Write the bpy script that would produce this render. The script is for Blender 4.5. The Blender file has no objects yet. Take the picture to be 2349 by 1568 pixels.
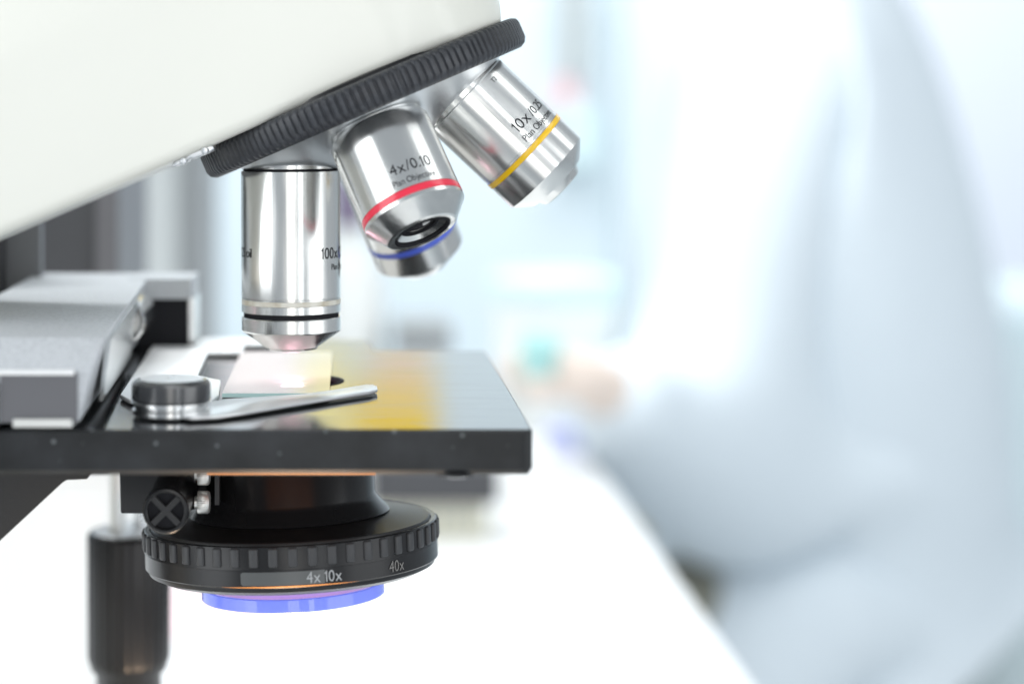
import bpy, bmesh, math, random
from mathutils import Vector, Matrix
random.seed(7)
PI = math.pi
C = bpy.context.scene.collection
sc = bpy.context.scene

# All lengths below are millimetres.  Axis origin: on the optical axis of the camera, in the plane of
# the standing objective.  x right, y away from the camera, z up.  Table top z = -260 is 0.74 m high.
MM = 0.001
ZOFF = 1000.0
def W(x, y, z): return Vector((x*MM, y*MM, (z+ZOFF)*MM))

# ------------------------------------------------------------------ camera
CAM_D = 430.0
F = 4300.0; U0 = 800.0; V0 = 280.0; FW = 2349.0; FH = 1568.0
cd = bpy.data.cameras.new('camera'); cam = bpy.data.objects.new('camera', cd); C.objects.link(cam)
cam.location = W(0, -CAM_D, 0); cam.rotation_euler = (PI/2, 0, 0)
cd.sensor_width = 36.0; cd.lens = F/FW*36.0
cd.shift_x = (FW/2-U0)/FW; cd.shift_y = -(FH/2-V0)/FW
cd.clip_start = 0.02; cd.clip_end = 60
cd.dof.use_dof = True; cd.dof.focus_distance = 0.412; cd.dof.aperture_fstop = 6.4
sc.camera = cam

def at(u, v, y):
    """a point at depth y (mm) read off the photograph's grid"""
    k = (CAM_D+y)/F
    return Vector(((u-U0)*k, y, (V0-v)*k))
def on(u, v, z):
    """the point at height z seen there"""
    D = z*F/(V0-v)
    return Vector(((u-U0)*D/F, D-CAM_D, z))

# ------------------------------------------------------------------ world, lamps, exposure
w = bpy.data.worlds.new('World'); sc.world = w; w.use_nodes = True
bg = w.node_tree.nodes['Background']; bg.inputs[0].default_value = (0.84, 0.92, 1.0, 1); bg.inputs[1].default_value = 0.52
sc.view_settings.view_transform = 'Standard'; sc.view_settings.look = 'None'
sc.view_settings.exposure = 0.0; sc.view_settings.gamma = 1.0
sc.cycles.use_denoising = True
sc.cycles.sample_clamp_indirect = 6.0
sc.cycles.max_bounces = 10
def area(name, loc, target, sx, sy, power, col=(1, 1, 1)):
    l = bpy.data.lights.new(name, 'AREA'); l.shape = 'RECTANGLE'; l.size = sx; l.size_y = sy
    l.energy = power; l.color = col
    o = bpy.data.objects.new(name, l); C.objects.link(o); o.location = W(*loc)
    o.rotation_euler = (W(*target)-W(*loc)).to_track_quat('-Z', 'Y').to_euler()
    return o
area('overhead_lamp', (-450, 1000, 1500), (-350, 700, 0), 1.2, 0.5, 32, (0.97, 1.0, 1.0))
area('overhead_lamp', (700, 100, 1500), (450, 1500, -200), 2.0, 1.2, 15.5, (0.96, 0.99, 1.0))  # frontal fill, added high up to even out the coat and wall
area('overhead_lamp', (200, 2100, 1500), (200, 3200, 300), 2.4, 0.4, 38, (0.97, 1.0, 1.0))
area('added_front_light', (-1450, -850, 250), (0, 0, 0), 1.0, 1.5, 14, (0.95, 0.98, 1.0))  # unseen area lamps added on the camera side for bright bands on the chrome
area('added_front_light', (60, -2000, 300), (0, 0, 0), 0.5, 1.5, 6, (1.0, 0.98, 0.94))
area('added_front_light', (750, -1700, 300), (0, 0, 0), 0.22, 1.5, 3.5, (0.95, 0.98, 1.0))
area('added_front_light', (1500, -800, 250), (0, 0, 0), 1.2, 1.5, 10, (0.97, 0.99, 1.0))

# ------------------------------------------------------------------ materials
def mat(name, col, rough=0.5, metal=0.0, coat=0.0, ior=1.5, noise=None, bump=None, emit=None, trans=0.0,
        aniso=0.0, tint=None, speck=None, streak=None):
    m = bpy.data.materials.new(name); m.use_nodes = True
    nt = m.node_tree; b = nt.nodes['Principled BSDF']; L = nt.links
    b.inputs['Base Color'].default_value = (*col, 1); b.inputs['Roughness'].default_value = rough
    b.inputs['Metallic'].default_value = metal; b.inputs['IOR'].default_value = ior
    b.inputs['Coat Weight'].default_value = coat; b.inputs['Coat Roughness'].default_value = 0.12
    b.inputs['Transmission Weight'].default_value = trans
    tc = nt.nodes.new('ShaderNodeTexCoord')
    colsock = None
    if noise:                                   # (scale, amount, second colour)
        n = nt.nodes.new('ShaderNodeTexNoise'); n.inputs['Scale'].default_value = noise[0]; n.inputs['Detail'].default_value = 5
        L.new(tc.outputs['Object'], n.inputs['Vector'])
        mx = nt.nodes.new('ShaderNodeMix'); mx.data_type = 'RGBA'
        mr = nt.nodes.new('ShaderNodeMapRange'); mr.inputs[1].default_value = 0.42; mr.inputs[2].default_value = 0.72
        mr.inputs[4].default_value = noise[1]
        L.new(n.outputs['Fac'], mr.inputs[0]); L.new(mr.outputs[0], mx.inputs[0])
        mx.inputs[6].default_value = (*col, 1); mx.inputs[7].default_value = (*noise[2], 1)
        colsock = mx.outputs[2]
    if speck:                                   # dust: (scale, threshold, colour)
        v = nt.nodes.new('ShaderNodeTexVoronoi'); v.inputs['Scale'].default_value = speck[0]
        L.new(tc.outputs['Object'], v.inputs['Vector'])
        n2 = nt.nodes.new('ShaderNodeTexNoise'); n2.inputs['Scale'].default_value = speck[0]*0.21
        L.new(tc.outputs['Object'], n2.inputs['Vector'])
        ma = nt.nodes.new('ShaderNodeMath'); ma.operation = 'MULTIPLY_ADD'
        L.new(n2.outputs['Fac'], ma.inputs[0]); ma.inputs[1].default_value = -speck[1]*1.2; ma.inputs[2].default_value = speck[1]*1.62
        df_ = nt.nodes.new('ShaderNodeMath'); df_.operation = 'SUBTRACT'; L.new(ma.outputs[0], df_.inputs[0]); L.new(v.outputs['Distance'], df_.inputs[1])
        lt = nt.nodes.new('ShaderNodeMath'); lt.operation = 'DIVIDE'; lt.use_clamp = True
        L.new(df_.outputs[0], lt.inputs[0]); lt.inputs[1].default_value = speck[1]*0.9
        mul = nt.nodes.new('ShaderNodeMath'); mul.operation = 'MULTIPLY'; mul.inputs[1].default_value = speck[3]
        L.new(lt.outputs[0], mul.inputs[0])
        mx = nt.nodes.new('ShaderNodeMix'); mx.data_type = 'RGBA'; L.new(mul.outputs[0], mx.inputs[0])
        if colsock: L.new(colsock, mx.inputs[6])
        else: mx.inputs[6].default_value = (*col, 1)
        mx.inputs[7].default_value = (*speck[2], 1); colsock = mx.outputs[2]
    if colsock: L.new(colsock, b.inputs['Base Color'])
    if bump:                                    # (scale, strength, distance mm, stretch)
        n = nt.nodes.new('ShaderNodeTexNoise'); n.inputs['Scale'].default_value = bump[0]; n.inputs['Detail'].default_value = 4
        mp = nt.nodes.new('ShaderNodeMapping'); mp.inputs['Scale'].default_value = bump[3] if len(bump) > 3 else (1, 1, 1)
        L.new(tc.outputs['Object'], mp.inputs[0]); L.new(mp.outputs[0], n.inputs['Vector'])
        bp = nt.nodes.new('ShaderNodeBump'); bp.inputs['Strength'].default_value = bump[1]; bp.inputs['Distance'].default_value = bump[2]*MM
        L.new(n.outputs['Fac'], bp.inputs['Height']); L.new(bp.outputs[0], b.inputs['Normal'])
    if streak:                                  # roughness variation (scale, lo, hi, stretch)
        n = nt.nodes.new('ShaderNodeTexNoise'); n.inputs['Scale'].default_value = streak[0]; n.inputs['Detail'].default_value = 3
        mp = nt.nodes.new('ShaderNodeMapping'); mp.inputs['Scale'].default_value = streak[3]
        L.new(tc.outputs['Object'], mp.inputs[0]); L.new(mp.outputs[0], n.inputs['Vector'])
        mr = nt.nodes.new('ShaderNodeMapRange'); mr.inputs[1].default_value = 0.3; mr.inputs[2].default_value = 0.7
        mr.inputs[3].default_value = streak[1]; mr.inputs[4].default_value = streak[2]
        L.new(n.outputs['Fac'], mr.inputs[0]); L.new(mr.outputs[0], b.inputs['Roughness'])
    if aniso:
        b.inputs['Anisotropic'].default_value = aniso
        t = nt.nodes.new('ShaderNodeTangent'); t.direction_type = 'RADIAL'; t.axis = 'Z'
        L.new(t.outputs[0], b.inputs['Tangent'])
    if emit:
        b.inputs['Emission Color'].default_value = (*emit[0], 1); b.inputs['Emission Strength'].default_value = emit[1]
    return m

M = {}
M['enamel'] = mat('white_enamel', (0.82, 0.815, 0.745), 0.38, coat=0.25, bump=(900, 0.05, 0.2), noise=(25, 0.10, (0.74, 0.73, 0.65)))
M['chrome'] = mat('machined_chrome', (0.75, 0.75, 0.73), 0.18, 1.0, aniso=0.6, bump=(420, 0.5, 0.16, (1, 1, 0.010)), streak=(260, 0.14, 0.26, (1, 1, 0.15)))
M['chrome_face'] = mat('polished_chrome', (0.82, 0.81, 0.79), 0.14, 1.0)
M['alloy'] = mat('silver_alloy', (0.74, 0.76, 0.78), 0.34, 1.0, bump=(1400, 0.06, 0.1))
M['knurl'] = mat('black_knurled_rubber', (0.032, 0.034, 0.040), 0.42, noise=(600, 0.6, (0.06, 0.065, 0.075)))
M['black'] = mat('satin_black', (0.012, 0.012, 0.013), 0.27, ior=1.42, bump=(2500, 0.08, 0.05))
M['black_dust'] = mat('satin_black_dusty', (0.014, 0.013, 0.014), 0.40, speck=(620, 0.045, (0.35, 0.33, 0.33), 0.8), noise=(160, 0.5, (0.03, 0.027, 0.026)))
M['black_matt'] = mat('black_crackle_paint', (0.022, 0.022, 0.023), 0.6, bump=(1800, 0.3, 0.15), speck=(500, 0.03, (0.25, 0.22, 0.15), 0.5))
M['rib'] = mat('black_grip_plastic', (0.045, 0.046, 0.049), 0.50)
M['stage'] = mat('black_anodised_plate', (0.016, 0.017, 0.019), 0.10, ior=1.8, bump=(500, 0.09, 0.05, (0.10, 4.0, 1)),
                 streak=(160, 0.07, 0.15, (0.3, 2, 1)), speck=(230, 0.055, (0.22, 0.24, 0.25), 0.8))
M['stage_side'] = mat('black_anodised_edge', (0.011, 0.012, 0.013), 0.36, ior=1.4, speck=(260, 0.14, (0.25, 0.27, 0.28), 0.7),
                      noise=(90, 0.8, (0.030, 0.032, 0.036)))
M['grey_paint'] = mat('silver_grey_paint', (0.54, 0.56, 0.585), 0.46, 0.0, ior=1.5, bump=(900, 1.0, 0.30), noise=(1500, 0.7, (0.36, 0.38, 0.40)))
M['knob_black'] = mat('glossy_black_cap', (0.03, 0.031, 0.034), 0.24, ior=1.9)
M['plate_white'] = mat('bright_nickel_plate', (0.92, 0.92, 0.92), 0.40, 0.45)
M['clip_metal'] = mat('satin_clip_metal', (0.80, 0.80, 0.80), 0.30, 0.6)
M['steel'] = mat('brushed_steel', (0.78, 0.79, 0.79), 0.22, 1.0, bump=(300, 0.05, 0.05, (0.1, 2, 1)))
M['pale_metal'] = mat('pale_nickel', (0.80, 0.80, 0.77), 0.34, 0.75)
M['red'] = mat('red_ring_paint', (0.86, 0.03, 0.07), 0.25, coat=0.4)
M['yellow'] = mat('yellow_ring_paint', (1.0, 0.60, 0.0), 0.25, coat=0.4)
M['blue'] = mat('blue_ring_paint', (0.10, 0.16, 0.72), 0.25, coat=0.4)
M['cream'] = mat('cream_ring_paint', (0.86, 0.83, 0.74), 0.35, noise=(300, 0.8, (0.50, 0.42, 0.28)))
M['ink'] = mat('engraved_black_ink', (0.025, 0.025, 0.028), 0.7, ior=1.08)
M['print'] = mat('grey_print', (0.42, 0.43, 0.44), 0.5)
M['print_dim'] = mat('dim_grey_print', (0.20, 0.19, 0.18), 0.5)  # darker grey, for the figure at the dial's right
M['label'] = mat('dark_grey_label', (0.10, 0.105, 0.105), 0.3)
M['lens'] = mat('coated_lens', (0.02, 0.018, 0.02), 0.03, coat=1.0)
M['front_glass'] = mat('lit_front_glass', (0.85, 0.72, 0.74), 0.12, coat=1.0)
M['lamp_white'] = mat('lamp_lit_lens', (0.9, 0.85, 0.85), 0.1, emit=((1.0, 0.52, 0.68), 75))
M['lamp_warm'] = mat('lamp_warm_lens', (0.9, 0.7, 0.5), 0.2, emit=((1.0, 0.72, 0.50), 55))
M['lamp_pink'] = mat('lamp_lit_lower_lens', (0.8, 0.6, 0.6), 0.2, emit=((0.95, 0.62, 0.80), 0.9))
M['spill_amber'] = mat('lamp_spill_glow', (0.9, 0.4, 0.1), 0.4, emit=((1.0, 0.24, 0.04), 0.65))  # amber emission stands in for lamp light spilling out
M['violet'] = mat('violet_filter_rim', (0.10, 0.05, 0.62), 0.2, coat=0.6)
M['table'] = mat('white_laminate', (0.86, 0.86, 0.86), 0.35)
M['wall'] = mat('pale_blue_wall_paint', (0.67, 0.755, 0.80), 0.7, noise=(1.5, 0.4, (0.72, 0.79, 0.83)))
M['floor'] = mat('pale_floor', (0.60, 0.63, 0.65), 0.4)
M['coat_cloth'] = mat('white_coat_cotton', (0.70, 0.77, 0.82), 0.85, bump=(60, 0.5, 4.0))
M['skin'] = mat('skin', (0.80, 0.68, 0.60), 0.5)
M['hair'] = mat('dark_hair', (0.02, 0.016, 0.014), 0.5)
M['khaki'] = mat('grey_khaki_cloth', (0.25, 0.245, 0.20), 0.85)
M['teal'] = mat('teal_plastic', (0.42, 0.72, 0.70), 0.4)
M['door'] = mat('lilac_white_paint', (0.73, 0.77, 0.85), 0.5)
M['fridge'] = mat('pale_blue_enamel', (0.66, 0.77, 0.80), 0.4)
M['beige'] = mat('beige_plastic', (0.70, 0.68, 0.54), 0.5)
M['charcoal'] = mat('charcoal_plastic', (0.055, 0.056, 0.062), 0.5)
M['slate'] = mat('slate_grey_paint', (0.125, 0.125, 0.135), 0.45)
M['slide_grey'] = mat('dark_grey_anodised', (0.11, 0.112, 0.12), 0.45)
M['slate'] = M['slate']
M['midgrey'] = mat('mid_grey_plastic', (0.30, 0.32, 0.33), 0.5)
M['lightgrey'] = mat('light_grey_plastic', (0.46, 0.49, 0.49), 0.5)
M['note_yellow'] = mat('yellow_paper', (0.95, 0.64, 0.0), 0.7)
M['note_pink'] = mat('pink_paper', (0.92, 0.60, 0.62), 0.7)
M['note_orange'] = mat('pale_orange_paper', (0.95, 0.70, 0.45), 0.7)
M['note_cream'] = mat('cream_yellow_paper', (0.96, 0.82, 0.36), 0.7)
M['note_blush'] = mat('blush_paper', (0.95, 0.82, 0.81), 0.7)
M['tub'] = mat('white_tub_plastic', (0.82, 0.84, 0.82), 0.4)
M['lavender'] = mat('lavender_card', (0.52, 0.55, 0.80), 0.6)
M['purple'] = mat('dark_purple_plastic', (0.22, 0.18, 0.27), 0.5)
M['palepink'] = mat('pale_pink_haze', (0.88, 0.68, 0.71), 0.7)
M['aqua'] = mat('pale_aqua_plastic', (0.66, 0.82, 0.83), 0.5)

def glass_mat(name, tint, clear, film, refl=1.5, through=0.45):
    """thin tinted glass: part see-through, part milky film, mirror at a glancing angle"""
    m = bpy.data.materials.new(name); m.use_nodes = True; nt = m.node_tree; nt.nodes.clear(); L = nt.links
    out = nt.nodes.new('ShaderNodeOutputMaterial')
    tr = nt.nodes.new('ShaderNodeBsdfTransparent'); tr.inputs[0].default_value = (*tint, 1)
    df = nt.nodes.new('ShaderNodeBsdfDiffuse'); df.inputs[0].default_value = (*film, 1)
    tl = nt.nodes.new('ShaderNodeBsdfTranslucent'); tl.inputs[0].default_value = (*film, 1)
    md = nt.nodes.new('ShaderNodeMixShader'); md.inputs[0].default_value = through
    L.new(df.outputs[0], md.inputs[1]); L.new(tl.outputs[0], md.inputs[2])
    a = nt.nodes.new('ShaderNodeMixShader'); a.inputs[0].default_value = 1-clear
    L.new(tr.outputs[0], a.inputs[1]); L.new(md.outputs[0], a.inputs[2])
    g = nt.nodes.new('ShaderNodeBsdfGlossy'); g.inputs['Roughness'].default_value = 0.05
    fr = nt.nodes.new('ShaderNodeFresnel'); fr.inputs[0].default_value = refl
    ge = nt.nodes.new('ShaderNodeNewGeometry'); inv = nt.nodes.new('ShaderNodeMath'); inv.operation = 'SUBTRACT'; inv.inputs[0].default_value = 1.0
    L.new(ge.outputs['Backfacing'], inv.inputs[1])
    fm_ = nt.nodes.new('ShaderNodeMath'); fm_.operation = 'MULTIPLY'; L.new(fr.outputs[0], fm_.inputs[0]); L.new(inv.outputs[0], fm_.inputs[1])
    bmix = nt.nodes.new('ShaderNodeMixShader'); L.new(fm_.outputs[0], bmix.inputs[0])
    L.new(a.outputs[0], bmix.inputs[1]); L.new(g.outputs[0], bmix.inputs[2])
    L.new(bmix.outputs[0], out.inputs[0])
    return m
M['slide'] = glass_mat('milky_slide_glass', (0.95, 0.97, 0.96), 0.27, (0.97, 0.94, 0.91), 1.6, 0.15)
M['slide_edge'] = glass_mat('green_glass_edge', (0.7, 0.95, 0.92), 0.05, (0.72, 1.0, 0.97), 1.2, 0.0)
M['filter'] = glass_mat('blue_filter_glass', (0.30, 0.32, 0.98), 0.30, (0.42, 0.54, 1.0), 1.6)
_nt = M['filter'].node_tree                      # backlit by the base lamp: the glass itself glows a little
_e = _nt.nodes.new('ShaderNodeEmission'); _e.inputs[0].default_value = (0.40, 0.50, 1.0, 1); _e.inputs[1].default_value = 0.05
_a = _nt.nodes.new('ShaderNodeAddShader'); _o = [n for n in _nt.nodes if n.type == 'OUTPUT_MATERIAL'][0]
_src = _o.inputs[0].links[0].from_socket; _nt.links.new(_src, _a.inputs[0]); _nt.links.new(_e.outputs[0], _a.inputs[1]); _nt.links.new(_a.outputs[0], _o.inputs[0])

# ------------------------------------------------------------------ mesh helpers
WM = {}
def link(o, parent, mw):
    C.objects.link(o)
    WM[o.name] = mw
    if parent:
        o.parent = parent; o.matrix_basis = WM[parent.name].inverted() @ mw
    else:
        o.matrix_basis = mw
    return o
def tag(o, label=None, cat=None, group=None, kind=None):
    if label: o['label'] = label
    if cat: o['category'] = cat
    if group: o['group'] = group
    if kind: o['kind'] = kind
    return o
def empty(name, p):
    return link(bpy.data.objects.new(name, None), None, Matrix.Translation(W(*p)))
def obj(name, bm, material, parent=None, mw=None, origin=None, sharp=35, smooth=True):
    """bm in mm; mw = world matrix of a local frame (metres); else origin = mm point the mesh is measured from"""
    if mw is None:
        org = Vector(origin) if origin is not None else Vector((0, 0, 0))
        bmesh.ops.translate(bm, vec=-org, verts=bm.verts)
        mw = Matrix.Translation(W(*org))
    bmesh.ops.scale(bm, vec=(MM, MM, MM), verts=bm.verts)
    bmesh.ops.recalc_face_normals(bm, faces=bm.faces)
    me = bpy.data.meshes.new(name); bm.to_mesh(me); bm.free()
    mats = material if isinstance(material, (list, tuple)) else [material]
    for m in mats: me.materials.append(m)
    if smooth:
        me.polygons.foreach_set('use_smooth', [True]*len(me.polygons))
        me.set_sharp_from_angle(angle=math.radians(sharp))
    return link(bpy.data.objects.new(name, me), parent, mw)

def lathe(prof, seg=96, bm=None, closed=False, fn=None):
    """revolve [(r,z)...] about z; fn(angle, r, z) -> r adds flutes"""
    bm = bm or bmesh.new(); rings = []
    for r, z in prof:
        if r < 1e-6: rings.append([bm.verts.new((0, 0, z))]); continue
        rings.append([bm.verts.new(((fn(2*PI*i/seg, r, z) if fn else r)*math.cos(2*PI*i/seg),
                                    (fn(2*PI*i/seg, r, z) if fn else r)*math.sin(2*PI*i/seg), z)) for i in range(seg)])
    pairs = list(zip(rings[:-1], rings[1:])) + ([(rings[-1], rings[0])] if closed else [])
    for a, b in pairs:
        for i in range(seg):
            j = (i+1) % seg
            if len(a) == 1 and len(b) == 1: continue
            if len(a) == 1: bm.faces.new((a[0], b[i], b[j]))
            elif len(b) == 1: bm.faces.new((a[i], b[0], a[j]))
            else: bm.faces.new((a[i], b[i], b[j], a[j]))
    return bm
def bevel(bm, r, seg=3, ang=30):
    es = [e for e in bm.edges if len(e.link_faces) == 2 and e.calc_face_angle(0) > math.radians(ang)]
    bmesh.ops.bevel(bm, geom=es, offset=r, segments=seg, profile=0.5, affect='EDGES', clamp_overlap=True)
    return bm
def hull_box(pts8, r=0.0, seg=3, bm=None):
    """8 corners: bottom 4 ccw, top 4 ccw"""
    b = bmesh.new(); v = [b.verts.new(p) for p in pts8]
    for f in ((3, 2, 1, 0), (4, 5, 6, 7), (0, 1, 5, 4), (1, 2, 6, 5), (2, 3, 7, 6), (3, 0, 4, 7)): b.faces.new([v[i] for i in f])
    if r: bevel(b, r, seg)
    if bm is None: return b
    me = bpy.data.meshes.new('tmp'); b.to_mesh(me); b.free(); bm.from_mesh(me); bpy.data.meshes.remove(me)
    return bm
def box(x0, x1, y0, y1, z0, z1, r=0.0, seg=3, bm=None):
    return hull_box([(x0, y0, z0), (x1, y0, z0), (x1, y1, z0), (x0, y1, z0), (x0, y0, z1), (x1, y0, z1), (x1, y1, z1), (x0, y1, z1)], r, seg, bm)
def prism(poly, d0, d1, axis='z', r=0.0, seg=3):
    """poly of 2D points pushed from d0 to d1 along axis (z: xy-poly, y: xz-poly)"""
    b = bmesh.new()
    mk = (lambda p, d: (p[0], p[1], d)) if axis == 'z' else (lambda p, d: (p[0], d, p[1]))
    lo = [b.verts.new(mk(p, d0)) for p in poly]; hi = [b.verts.new(mk(p, d1)) for p in poly]
    b.faces.new(lo); b.faces.new(hi); n = len(poly)
    for i in range(n): b.faces.new((lo[i], lo[(i+1) % n], hi[(i+1) % n], hi[i]))
    bmesh.ops.recalc_face_normals(b, faces=b.faces)
    if r: bevel(b, r, seg)
    return b
def frame(origin, zdir, yhint=Vector((0, 1, 0))):
    """world matrix: local z along zdir, local y as near yhint as it can be, origin in mm"""
    z = Vector(zdir).normalized(); y = (yhint-z*yhint.dot(z)).normalized(); x = y.cross(z)
    m = Matrix((x, y, z)).transposed().to_4x4(); m.translation = W(*origin); return m

_font_h = []
def text_mesh(s, cap, squeeze=1.0):
    """(verts, faces) of the string, baseline at 0, cap height in mm, x starting at 0"""
    def raw(t):
        cu = bpy.data.curves.new('tmp', 'FONT'); cu.body = t; cu.size = 1; cu.resolution_u = 3; cu.offset = -0.002
        o = bpy.data.objects.new('tmp', cu); C.objects.link(o)
        dg = bpy.context.evaluated_depsgraph_get(); me = bpy.data.meshes.new_from_object(o.evaluated_get(dg))
        V = [tuple(v.co) for v in me.vertices]; P = [tuple(p.vertices) for p in me.polygons]
        bpy.data.meshes.remove(me); bpy.data.objects.remove(o); bpy.data.curves.remove(cu)
        return V, P
    if not _font_h: _font_h.append(max(v[1] for v in raw('H')[0]))
    k = cap/_font_h[0]; h = _font_h[0]; V, P = [], []; x = 0.0
    for c in s:
        if c == ' ': x += 0.34*h; continue
        if c == '1':                            # flag and stem
            cv = [(.20*h, 0), (.315*h, 0), (.315*h, h), (.235*h, h), (.20*h, .90*h), (.04*h, .80*h), (.04*h, .69*h), (.20*h, .77*h)]
            cp = [(0, 1, 2, 3, 4), (0, 4, 7), (4, 5, 6, 7)]; wd = .42*h
        else:
            cv, cp = raw(c); mn = min(v[0] for v in cv); cv = [(v[0]-mn+.05*h, v[1]) for v in cv]; wd = max(v[0] for v in cv)+.05*h
        n = len(V); V += [(v[0]+x, v[1]) for v in cv]; P += [tuple(q+n for q in p) for p in cp]; x += wd
    return [(v[0]*k*squeeze, v[1]*k) for v in V], P
def wrap_text(name, s, cap, R, z0, a0, material, parent, mw, squeeze=0.85, lift=0.06, end=False):
    """print on a cylinder: a0 = angle where the string starts (0 faces local -y, + to the right)"""
    V, P = text_mesh(s, cap, squeeze); bm = bmesh.new(); Rl = R+lift
    if end: a0 -= max(v[0] for v in V)/R
    vs = [bm.verts.new((Rl*math.sin(a0+x/R), -Rl*math.cos(a0+x/R), z0+y)) for x, y in V]
    for p in P:
        try: bm.faces.new([vs[i] for i in p])
        except ValueError: pass
    return obj(name, bm, material, parent, mw, smooth=False)

# ================================================================== THE MICROSCOPE
scope = empty('microscope', (-60, 0, -260))
tag(scope, 'white compound microscope with black stage and four chrome objectives, standing on white table', 'microscope')

# ---- nosepiece: axis leans 23.3 deg
TH = math.radians(23.3); BE = math.radians(23.0)
A = Vector((math.sin(TH), 0, -math.cos(TH))); E1 = Vector((math.cos(TH), 0, math.sin(TH))); YY = Vector((0, 1, 0))
NC = Vector((3.3, 0, 5.4))
turret = frame(NC, -A)

prof = [(33.5, 3.4), (38.2, 3.4), (39.2, 2.9), (39.6, 2.0), (39.6, -1.6), (39.0, -2.8), (37.8, -3.5), (33.5, -3.5)]
NT = 140
def knurl(a, r, z):
    if r < 37.9: return r
    ph = (a*NT/(2*PI)) % 1.0
    return r - (0.48 if ph > 0.55 else 0.0) - 0.10*(1 if 0.1 < ph < 0.45 else 0)*0
ring = obj('nosepiece_ring', lathe(prof, NT*6, closed=True, fn=knurl), M['knurl'], scope, turret, sharp=50)
obj('nosepiece_cone', lathe([(34.5, 3.0), (34.5, -2.6), (33.6, -3.15), (9.0, -13.7), (0, -14.2)], 128), M['alloy'], scope, turret)
obj('nosepiece_plate', lathe([(0, 5.6), (31.5, 5.6), (32.5, 4.6), (34.5, 4.2), (34.8, 3.1)], 128), M['black'], scope, turret)

# ---- objectives
def objective(az, prof, parts, lab):
    """az 0 = left (hanging straight down), 90 = toward the camera, 180 = right, 270 = away"""
    a = math.radians(az)
    rad = -E1*math.cos(a) - YY*math.sin(a)
    mount = NC + A*8.35 + rad*21.7
    d = A*math.cos(BE) + rad*math.sin(BE)
    mw = frame(mount, -d)
    o = obj('objective', lathe(prof, 128), M['chrome'], scope, mw, sharp=22)
    o['label'] = lab
    for nm, pr, mt in parts:
        obj(nm, lathe(pr, 128, closed=(nm not in ('front_lens', 'mount_shadow_ring'))), mt, o, mw)
    return o, mw
R = 11.35
# oil lens, hanging straight down
p100 = [(10.6, 1.6), (10.6, -0.1), (R, -0.35), (R, -28.9), (R-0.25, -29.0), (R-0.25, -29.15), (R, -29.25), (R, -29.45), (R-.2, -29.5), (R-.2, -30.6), (R, -30.65),
        (R, -32.35), (R-0.2, -32.5), (R-0.9, -32.55), (R-0.9, -33.5), (R-0.2, -33.55), (R, -33.75), (R, -36.6),
        (R-0.15, -36.9), (6.1, -40.6), (5.9, -41.0), (5.3, -41.2), (3.4, -41.25)]
o100, m100 = objective(0, p100, [
    ('mount_ring', [(10.9, 0.25), (10.9, -0.12), (10.0, -0.12), (10.0, 0.25)], M['ink']),
    ('colour_ring', [(R-.3, -29.52), (R+0.02, -29.52), (R+0.02, -30.58), (R-.3, -30.58)], M['cream']),
    ('groove_ring', [(R-1.2, -32.6), (R-0.45, -32.6), (R-0.45, -33.45), (R-1.2, -33.45)], M['ink']),
    ('front_lens', [(3.4, -41.25), (3.1, -41.6), (1.8, -41.95), (0, -42.1)], M['front_glass'])],
    'oil objective hanging upright over the slide, cream ring and black groove')
wrap_text('marking', '100x/1.25', 2.5, R, -20.0, math.radians(38), M['ink'], o100, m100, 0.92)
wrap_text('marking', 'Plan Objective', 1.35, R, -22.6, math.radians(55), M['ink'], o100, m100, 0.88)
wrap_text('marking', '1.25 oil', 2.1, R, -19.7, math.radians(-50), M['ink'], o100, m100, 0.88, end=True)

# low power, leaning toward the camera
p4 = [(10.4, 2.2), (10.6, 0), (R-.3, -0.1), (R, -0.5), (R, -18.5), (R-.2, -18.6), (R-.2, -20.15), (R, -20.2), (R, -21.0), (R-0.3, -21.3), (8.3, -24.5), (7.9, -24.9),
      (7.4, -25.1), (6.4, -25.0), (5.9, -24.6), (4.4, -23.5), (4.2, -23.4), (4.2, -21.8), (3.4, -21.8)]
o4, m4 = objective(90, p4, [
    ('colour_ring', [(R-.3, -18.65), (R+0.04, -18.65), (R+0.06, -18.9), (R+.06, -19.9), (R+0.04, -20.1), (R-.3, -20.1)], M['red']),
    ('lens_bezel', [(6.35, -25.12), (5.7, -24.62), (5.5, -24.6), (5.9, -25.2)], M['ink']),
    ('lens_collar', [(4.35, -23.55), (3.6, -23.5), (3.6, -22.2), (4.35, -22.2)], M['ink']),
    ('front_lens', [(3.7, -23.1), (2.2, -23.5), (0, -23.7)], M['lens'])],
    'short low power objective with red ring, tilted toward the camera')
wrap_text('marking', '4x/0.10', 2.4, R, -15.0, math.radians(-8), M['ink'], o4, m4, 0.95)
wrap_text('marking', 'Plan Objective', 1.4, R, -17.6, math.radians(-10), M['ink'], o4, m4, 0.85)

p10 = [(10.6, 2.2), (10.6, 0), (R-.2, -0.05), (R, -0.3), (R, -17.5), (R-.12, -17.6), (R-.12, -17.75), (R, -17.85), (R, -18.1), (R-.2, -18.2), (R-.2, -19.5), (R, -19.55), (R, -25.6),
       (R-0.3, -26.1), (8.0, -28.9), (7.7, -29.1), (6.6, -29.1), (6.3, -29.4), (5.4, -30.9), (5.0, -31.1), (4.2, -31.0), (3.2, -30.2)]
o10, m10 = objective(180, p10, [
    ('colour_ring', [(R-.3, -18.25), (R+0.05, -18.25), (R+0.1, -18.5), (R+.1, -19.2), (R+0.05, -19.45), (R-.3, -19.45)], M['yellow']),
    ('front_lens', [(3.2, -30.2), (1.8, -30.6), (0, -30.8)], M['lens'])],
    'medium power objective with yellow ring, tilted out to the right')
wrap_text('marking', '10x', 2.6, R, -14.3, math.radians(6.5), M['ink'], o10, m10, 1.0)
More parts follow.
